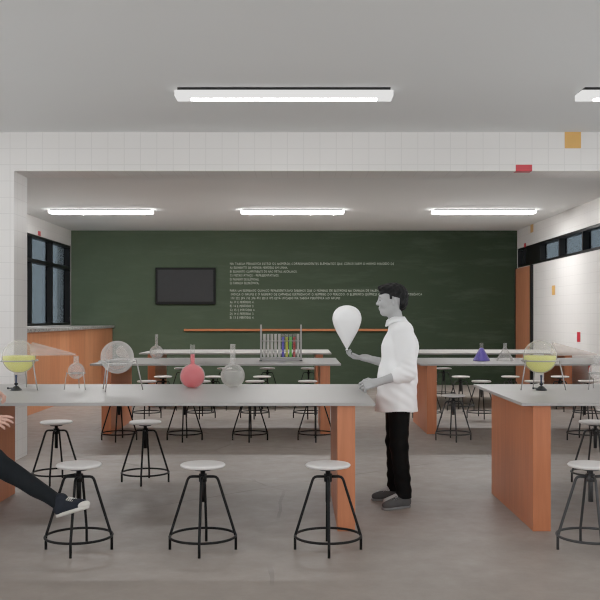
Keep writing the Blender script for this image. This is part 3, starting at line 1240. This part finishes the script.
def shoe_fields(heel, toe, width=.045, rise=.075):
    """upper and sole of a shoe from heel to toe, both on the sole's underside"""
    heel, toe = np.array(heel, float), np.array(toe, float)
    fw = unit(toe - heel)
    sd = unit(np.cross(V(0, 0, 1), fw))
    up = np.cross(fw, sd)
    L = np.linalg.norm(toe - heel)
    lo, hi = np.minimum(heel, toe) - .12, np.maximum(heel, toe) + .16
    R = np.stack([fw, sd, up], 1)
    P = lambda a, s, u: heel + fw * a * L + sd * s + up * u
    f = Field(lo, hi, .005)
    f.ell(P(.2, 0, .05), (.2 * L, width * .8, .045), .02, R)
    f.ell(P(.5, 0, .045), (.32 * L, width * .92, .04), .03, R)
    f.ell(P(.78, 0, .036), (.21 * L, width, .031), .02, R)
    f.cone(P(.2, 0, .05), P(.24, 0, .05 + rise * .75), .044, .042, .03)
    X, Yg, Z = f.grid()
    p = np.stack([X, Yg, Z], -1) - heel
    u = p @ up
    f.d = np.maximum(f.d, (.013 - u).astype(np.float32))
    g = Field(lo, hi, .005)
    g.ell(P(.2, 0, .012), (.205 * L, width * .88, .03), .02, R)
    g.ell(P(.5, 0, .012), (.33 * L, width * .95, .03), .03, R)
    g.ell(P(.78, 0, .012), (.22 * L, width * 1.05, .03), .02, R)
    g.d = np.maximum(g.d, np.maximum(u - .02, -u).astype(np.float32))
    return f, g, P, R, L


# ---- the standing person with the balloon
Yp = 7.25
hipN, hipF = V(.79, Yp - .095, .91), V(.785, Yp + .095, .91)
kneeN, kneeF = V(.785, 7.14, .49), V(.775, 7.36, .49)
ankN, ankF = V(.822, 7.11, .1), V(.782, 7.42, .1)
shN, shF = V(.812, Yp - .175, 1.395), V(.805, Yp + .175, 1.395)
elN, elF = V(.845, 7.02, 1.07), V(.81, 7.45, 1.095)
wrN, wrF = V(.6, 6.995, .996), V(.535, 7.40, 1.168)
HC, HS, HD = V(.742, Yp, 1.634), 1.06, (-1, 0, -.05)

f = Field((.3, 6.85, 0.03), (1.02, 7.6, 1.8), .0048)
f.cone(V(.79, Yp, .93), V(.795, Yp, 1.1), .105, .1, .04, (1, 1.35, 1))
f.cone(V(.795, Yp, 1.1), V(.81, Yp, 1.32), .1, .105, .04, (1, 1.4, 1))
f.cone(shN, shF, .055, .055, .05)
f.cone(V(.795, Yp, 1.4), V(.755, Yp, 1.56), .058, .056, .04)
for hp, kn, an in ((hipN, kneeN, ankN), (hipF, kneeF, ankF)):
    f.cone(hp, kn, .075, .052, .03)
    f.cone(kn, kn * .55 + an * .45 + V(.012, 0, 0), .05, .05, .02)
    f.cone(kn * .55 + an * .45 + V(.012, 0, 0), an, .05, .036, .02)
    f.cone(an, an + V(-.14, -.02, -.05), .036, .028, .02)
for sh, el, wr in ((shN, elN, wrN), (shF, elF, wrF)):
    f.cone(sh, el, .05, .039, .03)
    f.cone(el, el * .7 + wr * .3, .039, .04, .01)
    f.cone(el * .7 + wr * .3, wr, .04, .027, .01)
hand(f, wrF, (-1, -.06, .08), (0, -.15, 1), (0, -1, 0), size=1.0, curls=[(28, 48, 40), (30, 45, 40), (16, 26, 20), (12, 22, 16)], spread=6)
hand(f, wrN, (-1, -.02, -.24), (.0, .75, -.55), (0, .4, 1), size=1.0, curls=[(26, 42, 30), (32, 46, 30), (38, 48, 32), (44, 48, 34)], spread=6)
P1, R1 = head(f, HC, HD, HS)
body = finish('person', f.mesh('person'), M['gskin'], None, True)
tag(body, 'person in a white shirt and black trousers standing side-on, balancing a white balloon', 'person')
finish('hair', hair_mesh('hair', HC, HD, HS), M['ghair'], body, True)
for s in (-1, 1):
    b = new()
    bmesh.ops.create_uvsphere(b, u_segments=14, v_segments=10, radius=.0075 * HS)
    for v in b.verts:
        v.co = v.co + Vector(P1(.0905, s * .0315, .008))
    obj('eye', b, M['geye'], body, smooth=True)
    b = tube(new(), [Vector(P1(.096, s * .014, .0295)), Vector(P1(.0965, s * .03, .034)), Vector(P1(.087, s * .046, .029))], [.003, .0042, .0025], 8)
    obj('eyebrow', b, M['ghair'], body, smooth=True)

# trousers
f = Field((.55, 6.9, .02), (1.0, 7.6, 1.05), .006)
f.cone(V(.79, Yp, .95), V(.788, Yp, .9), .128, .12, .04, (1, 1.35, 1))
for hp, kn, an in ((hipN, kneeN, ankN), (hipF, kneeF, ankF)):
    f.cone(hp + V(0, 0, -.02), kn, .094, .071, .03)
    f.cone(kn, an + V(0, 0, -.01), .07, .062, .03)
X, Yg, Z = f.grid()
f.d += (.004 * np.sin(Z * 70 + X * 30) * np.exp(-((Z - .2) / .18) ** 2) + .0035 * np.sin(Z * 55 + Yg * 20) * np.exp(-((Z - .52) / .1) ** 2)).astype(np.float32)
f.d = np.maximum(f.d, np.maximum(.075 - Z, Z - 1.0).astype(np.float32))
finish('trousers', f.mesh('trousers'), M['gtrouser'], body, True)

# shirt
f = Field((.45, 6.85, .7), (1.1, 7.65, 1.56), .006)
sy = (1, 1.35, 1)
f.cone(V(.775, Yp, .74), V(.785, Yp, 1.02), .172, .15, .03, sy)
f.cone(V(.785, Yp, 1.02), V(.808, Yp, 1.27), .148, .138, .05, sy)
f.cone(V(.808, Yp, 1.27), V(.812, Yp, 1.385), .134, .085, .06, (1, 1.3, 1))
f.cone(V(.815, Yp - .15, 1.40), V(.81, Yp + .15, 1.40), .066, .066, .06)
f.cone(V(.806, Yp, 1.4), V(.775, Yp, 1.47), .085, .064, .03)
for sh, el, wr in ((shN, elN, wrN), (shF, elF, wrF)):
    f.cone(sh + V(0, 0, -.005), el, .076, .066, .04)
    c1 = el * .72 + wr * .28
    f.cone(el, c1, .064, .06, .02)
    c2 = el * .66 + wr * .34
    f.cone(el * .76 + wr * .24, c2, .061, .058, .004)
X, Yg, Z = f.grid()
fold = .003 * np.sin((X * 1.6 + Z * .7 + .25 * np.sin(Z * 7)) * 30) * np.sin(Yg * 14 + Z * 11) + .0035 * np.sin(X * 38 + Yg * 20 + 2 * np.sin(Z * 5)) * np.clip((1.05 - Z) * 3, 0, 1)
elb = np.exp(-(((X - elN[0]) / .07) ** 2 + ((Z - elN[2]) / .1) ** 2))
fold += .004 * np.sin(Z * 120 + X * 50) * elb * (Yg < 7.12)
f.d += (fold * np.clip((1.42 - Z) * 4, 0, 1)).astype(np.float32)
f.d = np.maximum(f.d, (.757 + .010 * np.cos((X - .775) * 22) + .004 * np.sin(Yg * 25) - Z).astype(np.float32))
shirt = finish('shirt', f.mesh('shirt'), M['gshirt'], body, True)
# collar: a folded band open at the throat
b = new()
cols = []
for i in range(25):
    a = math.radians(205 - 0 + i / 24 * 310) - math.radians(0)
    row = []
    for r, z in ((.07, 1.452), (.068, 1.492), (.073, 1.496), (.093, 1.452), (.09, 1.449)):
        front = max(0, math.cos(a - math.pi)) ** 3
        cx = .775 - (z - 1.475) * .25
        row.append(b.verts.new((cx + r * math.cos(a) * (1 + .12 * front), Yp + r * math.sin(a), z - .035 * front + .012 * (1 - front))))
    cols.append(row)
for c0, c1 in zip(cols, cols[1:]):
    for j in range(4):
        b.faces.new((c0[j], c0[j + 1], c1[j + 1], c1[j]))
co_ = obj('collar', b, M['gshirt'], shirt, smooth=True)
md = co_.modifiers.new('thick', 'SOLIDIFY')
md.thickness = .004

for an, heel, toe, nm in ((ankN, V(.872, 7.13, 0.0), V(.64, 7.0, 0.0), 'near'), (ankF, V(.832, 7.44, 0.0), V(.585, 7.36, 0.0), 'far')):
    fu, fs, Ps, Rs, Ls = shoe_fields(heel, toe)
    sh_ = finish('shoe', fu.mesh('shoe'), M['gshoe'], body, True)
    finish('sole', fs.mesh('sole'), M['gsole'], sh_, True)
    b = new()
    for j in range(4):
        a = .5 + j * .06
        z = .097 - j * .006
        tube(b, [Vector(Ps(a, -.026, z - .012)), Vector(Ps(a, 0, z)), Vector(Ps(a, .026, z - .012))], .003, 6)
    obj('laces', b, M['gsole'], sh_, smooth=True)

# balloon resting on the open hand
bal = thing('balloon', 'white teardrop balloon upright on the raised hand of the standing person', 'balloon', (.386, 7.40, 1.231))
prof = [(0, .012), (.006, .013), (.012, .022), (.03, .052), (.056, .1), (.084, .15), (.106, .2), (.1195, .25), (.1195, .275), (.112, .31), (.094, .34), (.066, .362), (.03, .3745), (0, .377)]
# resample as a smooth curve
pp = np.array(prof)
t = np.linspace(0, len(pp) - 1, 60)
rr = np.interp(t, np.arange(len(pp)), pp[:, 0])
zz = np.interp(t, np.arange(len(pp)), pp[:, 1])
ker = np.array([1, 2, 3, 2, 1]) / 9
rs_ = np.convolve(np.pad(rr, 2, 'edge'), ker, 'valid')
zs_ = np.convolve(np.pad(zz, 2, 'edge'), ker, 'valid')
rs_[0] = rs_[-1] = 0
b = lathe(new(), [(r, z * .98) for r, z in zip(rs_, zs_)], seg=40)
obj('balloon_skin', b, M['balloon'], bal, smooth=True)
b = lathe(new(), [(0, .0), (.014, .0), (.010, .005), (.006, .009), (.009, .0125), (0, .0125)], seg=16)
obj('knot', b, M['balloon'], bal, smooth=True)

# ---- the seated person whose leg reaches into the picture
Y2 = 5.45
hip2 = V(-2.27, 5.5, .668)
hN, hB = hip2 + V(0, -.06, 0), hip2 + V(0, .09, 0)
kN, aN = V(-1.862, 5.44, .638), V(-1.437, 5.42, .376)
kB, aB = V(-1.935, 5.68, .60), V(-2.2, 5.70, .19)
s2N, s2B = V(-2.25, 5.33, 1.15), V(-2.25, 5.67, 1.15)
e2N, e2B = V(-2.13, 5.25, .875), V(-2.12, 5.72, .93)
w2N, w2B = V(-1.885, 5.36, .875), V(-1.965, 5.62, 1.035)
HC2, HD2 = V(-2.2, 5.5, 1.43), (1, .1, -.08)
f = Field((-2.5, 5.1, .08), (-1.3, 5.9, 1.62), .0052)
f.cone(hip2 + V(0, 0, .03), V(-2.28, 5.5, .85), .115, .1, .04, (1, 1.35, 1))
f.cone(V(-2.28, 5.5, .85), V(-2.265, 5.5, 1.06), .1, .09, .02, (1, 1.4, 1))
f.cone(s2N, s2B, .05, .05, .02)
f.cone(V(-2.25, 5.5, 1.16), V(-2.215, 5.5, 1.33), .058, .055, .03)
for hp, kn, an in ((hN, kN, aN), (hB, kB, aB)):
    f.cone(hp, kn, .075, .052, .03)
    f.cone(kn, an, .05, .034, .02)
f.cone(aN + V(.0, 0, -.02), V(-1.33, 5.34, .372), .03, .018, .02)
f.cone(aB, aB + V(.1, 0, -.055), .032, .02, .02)
for sh, el, wr in ((s2N, e2N, w2N), (s2B, e2B, w2B)):
    f.cone(sh, el, .05, .039, .03)
    f.cone(el, wr, .039, .026, .01)
hand(f, w2N, (1, -.03, .12), (0, .6, -.75), (0, .5, 1), size=.98, curls=[(8, 18, 14), (16, 26, 20), (22, 30, 22), (26, 32, 24)], spread=3)
hand(f, w2B, (1, .02, -.1), (0, -.3, -1), (0, -1, 0), size=.98, curls=[(30, 50, 30), (34, 52, 30), (38, 52, 30), (40, 50, 30)], spread=5)
P2, R2 = head(f, HC2, HD2, 1.0)
body2 = finish('person', f.mesh('person'), M['skin'], None, True)
tag(body2, "seated person at the photo's edge, dark trouser leg and black sneaker stretched out", 'person')
finish('hair', hair_mesh('hair', HC2, HD2, 1.0), M['hair'], body2, True)
f = Field((-2.55, 5.2, .08), (-1.35, 5.9, .95), .006)
f.cone(hip2 + V(0, 0, .03), V(-2.28, 5.5, .8), .128, .125, .04, (1, 1.35, 1))
for hp, kn, an, rr_ in ((hN, kN, aN, .042), (hB, kB, aB, .05)):
    f.cone(hp, kn, .09, .073, .03)
    f.cone(kn, an, .071, rr_, .03)
X, Yg, Z = f.grid()
f.d += (.003 * np.sin(X * 60 + Z * 40) * np.sin(Yg * 30)).astype(np.float32)
f.d = np.maximum(f.d, np.maximum(.565 - Z, X * 0 - (X + 2.12)).astype(np.float32) * (X < -2.02) + f.d * (X >= -2.02)) if False else f.d
seat_cut = np.where(X < -2.13, .562 - Z, -1.0)
f.d = np.maximum(f.d, seat_cut.astype(np.float32))
end = ((X - aN[0]) * .84 + (Z - aN[2]) * -.55)
f.d = np.maximum(f.d, np.where(X > -1.75, end + .005, -1.0).astype(np.float32))
finish('trousers', f.mesh('trousers'), M['jean'], body2, True)
f = Field((-2.6, 5.05, .62), (-1.75, 5.95, 1.35), .007)
f.cone(V(-2.28, 5.5, .72), V(-2.27, 5.5, 1.0), .142, .13, .03, (1, 1.35, 1))
f.cone(V(-2.27, 5.5, 1.0), V(-2.25, 5.5, 1.13), .13, .09, .04, (1, 1.4, 1))
f.cone(s2N, s2B, .068, .068, .05)
f.cone(V(-2.25, 5.5, 1.16), V(-2.235, 5.5, 1.23), .075, .066, .03)
for sh, el, wr in ((s2N, e2N, w2N), (s2B, e2B, w2B)):
    f.cone(sh, el, .068, .056, .03)
    f.cone(el, el * .2 + wr * .8, .055, .04, .02)
X, Yg, Z = f.grid()
f.d += (.003 * np.sin(X * 50 + Z * 60) * np.sin(Yg * 30)).astype(np.float32)
finish('jumper', f.mesh('jumper'), M['jacket'], body2, True)
for heel, toe in ((V(-1.462, 5.43, .292), V(-1.248, 5.30, .376)), (V(-2.26, 5.70, .1), V(-2.02, 5.71, .1))):
    fu, fs, Ps, Rs, Ls = shoe_fields(heel, toe, .041, .06)
    sh_ = finish('sneaker', fu.mesh('sneaker'), M['canvas'], body2, True)
    finish('sole', fs.mesh('sole'), M['rubber'], sh_, True)
    b = new()
    bmesh.ops.create_uvsphere(b, u_segments=18, v_segments=12, radius=1.0)
    for v in b.verts:
        c = v.co.copy()
        v.co = Vector(Ps(.9, 0, .028)) + Vector(Rs[:, 0]) * c.x * .034 + Vector(Rs[:, 1]) * c.y * .04 + Vector(Rs[:, 2]) * c.z * .024
    obj('toe_cap', b, M['rubber'], sh_, smooth=True)
    b = new()
    for j in range(5):
        a = .5 + j * .055
        z = .098 - j * .006
        tube(b, [Vector(Ps(a, -.027, z - .014)), Vector(Ps(a, 0, z)), Vector(Ps(a, .027, z - .014))], .0032, 6)
    obj('laces', b, M['rubber'], sh_, smooth=True)

# ------------------------------------------------------------------ light, sky, camera
world = bpy.data.worlds.new('World')
scene.world = world
world.use_nodes = True
bg = world.node_tree.nodes['Background']
bg.inputs[0].default_value = (.97, .985, 1.0, 1)
bg.inputs[1].default_value = 1.5

cam = bpy.data.cameras.new('Camera')
cam.sensor_width = 36
cam.lens = 36 * F / 600
cam.shift_y = (CY - 300) / 600
cam.clip_end = 100
co = bpy.data.objects.new('Camera', cam)
COL.objects.link(co)
co.location = (0, 0, H)
co.rotation_euler = (math.pi / 2, 0, 0)
scene.camera = co
scene.view_settings.view_transform = 'Standard'
scene.view_settings.look = 'None'
scene.view_settings.exposure = 0.36
scene.view_settings.gamma = 1.2
scene.cycles.filter_width = 1.15
scene.cycles.max_bounces = 12
scene.cycles.diffuse_bounces = 8
scene.cycles.transparent_max_bounces = 24
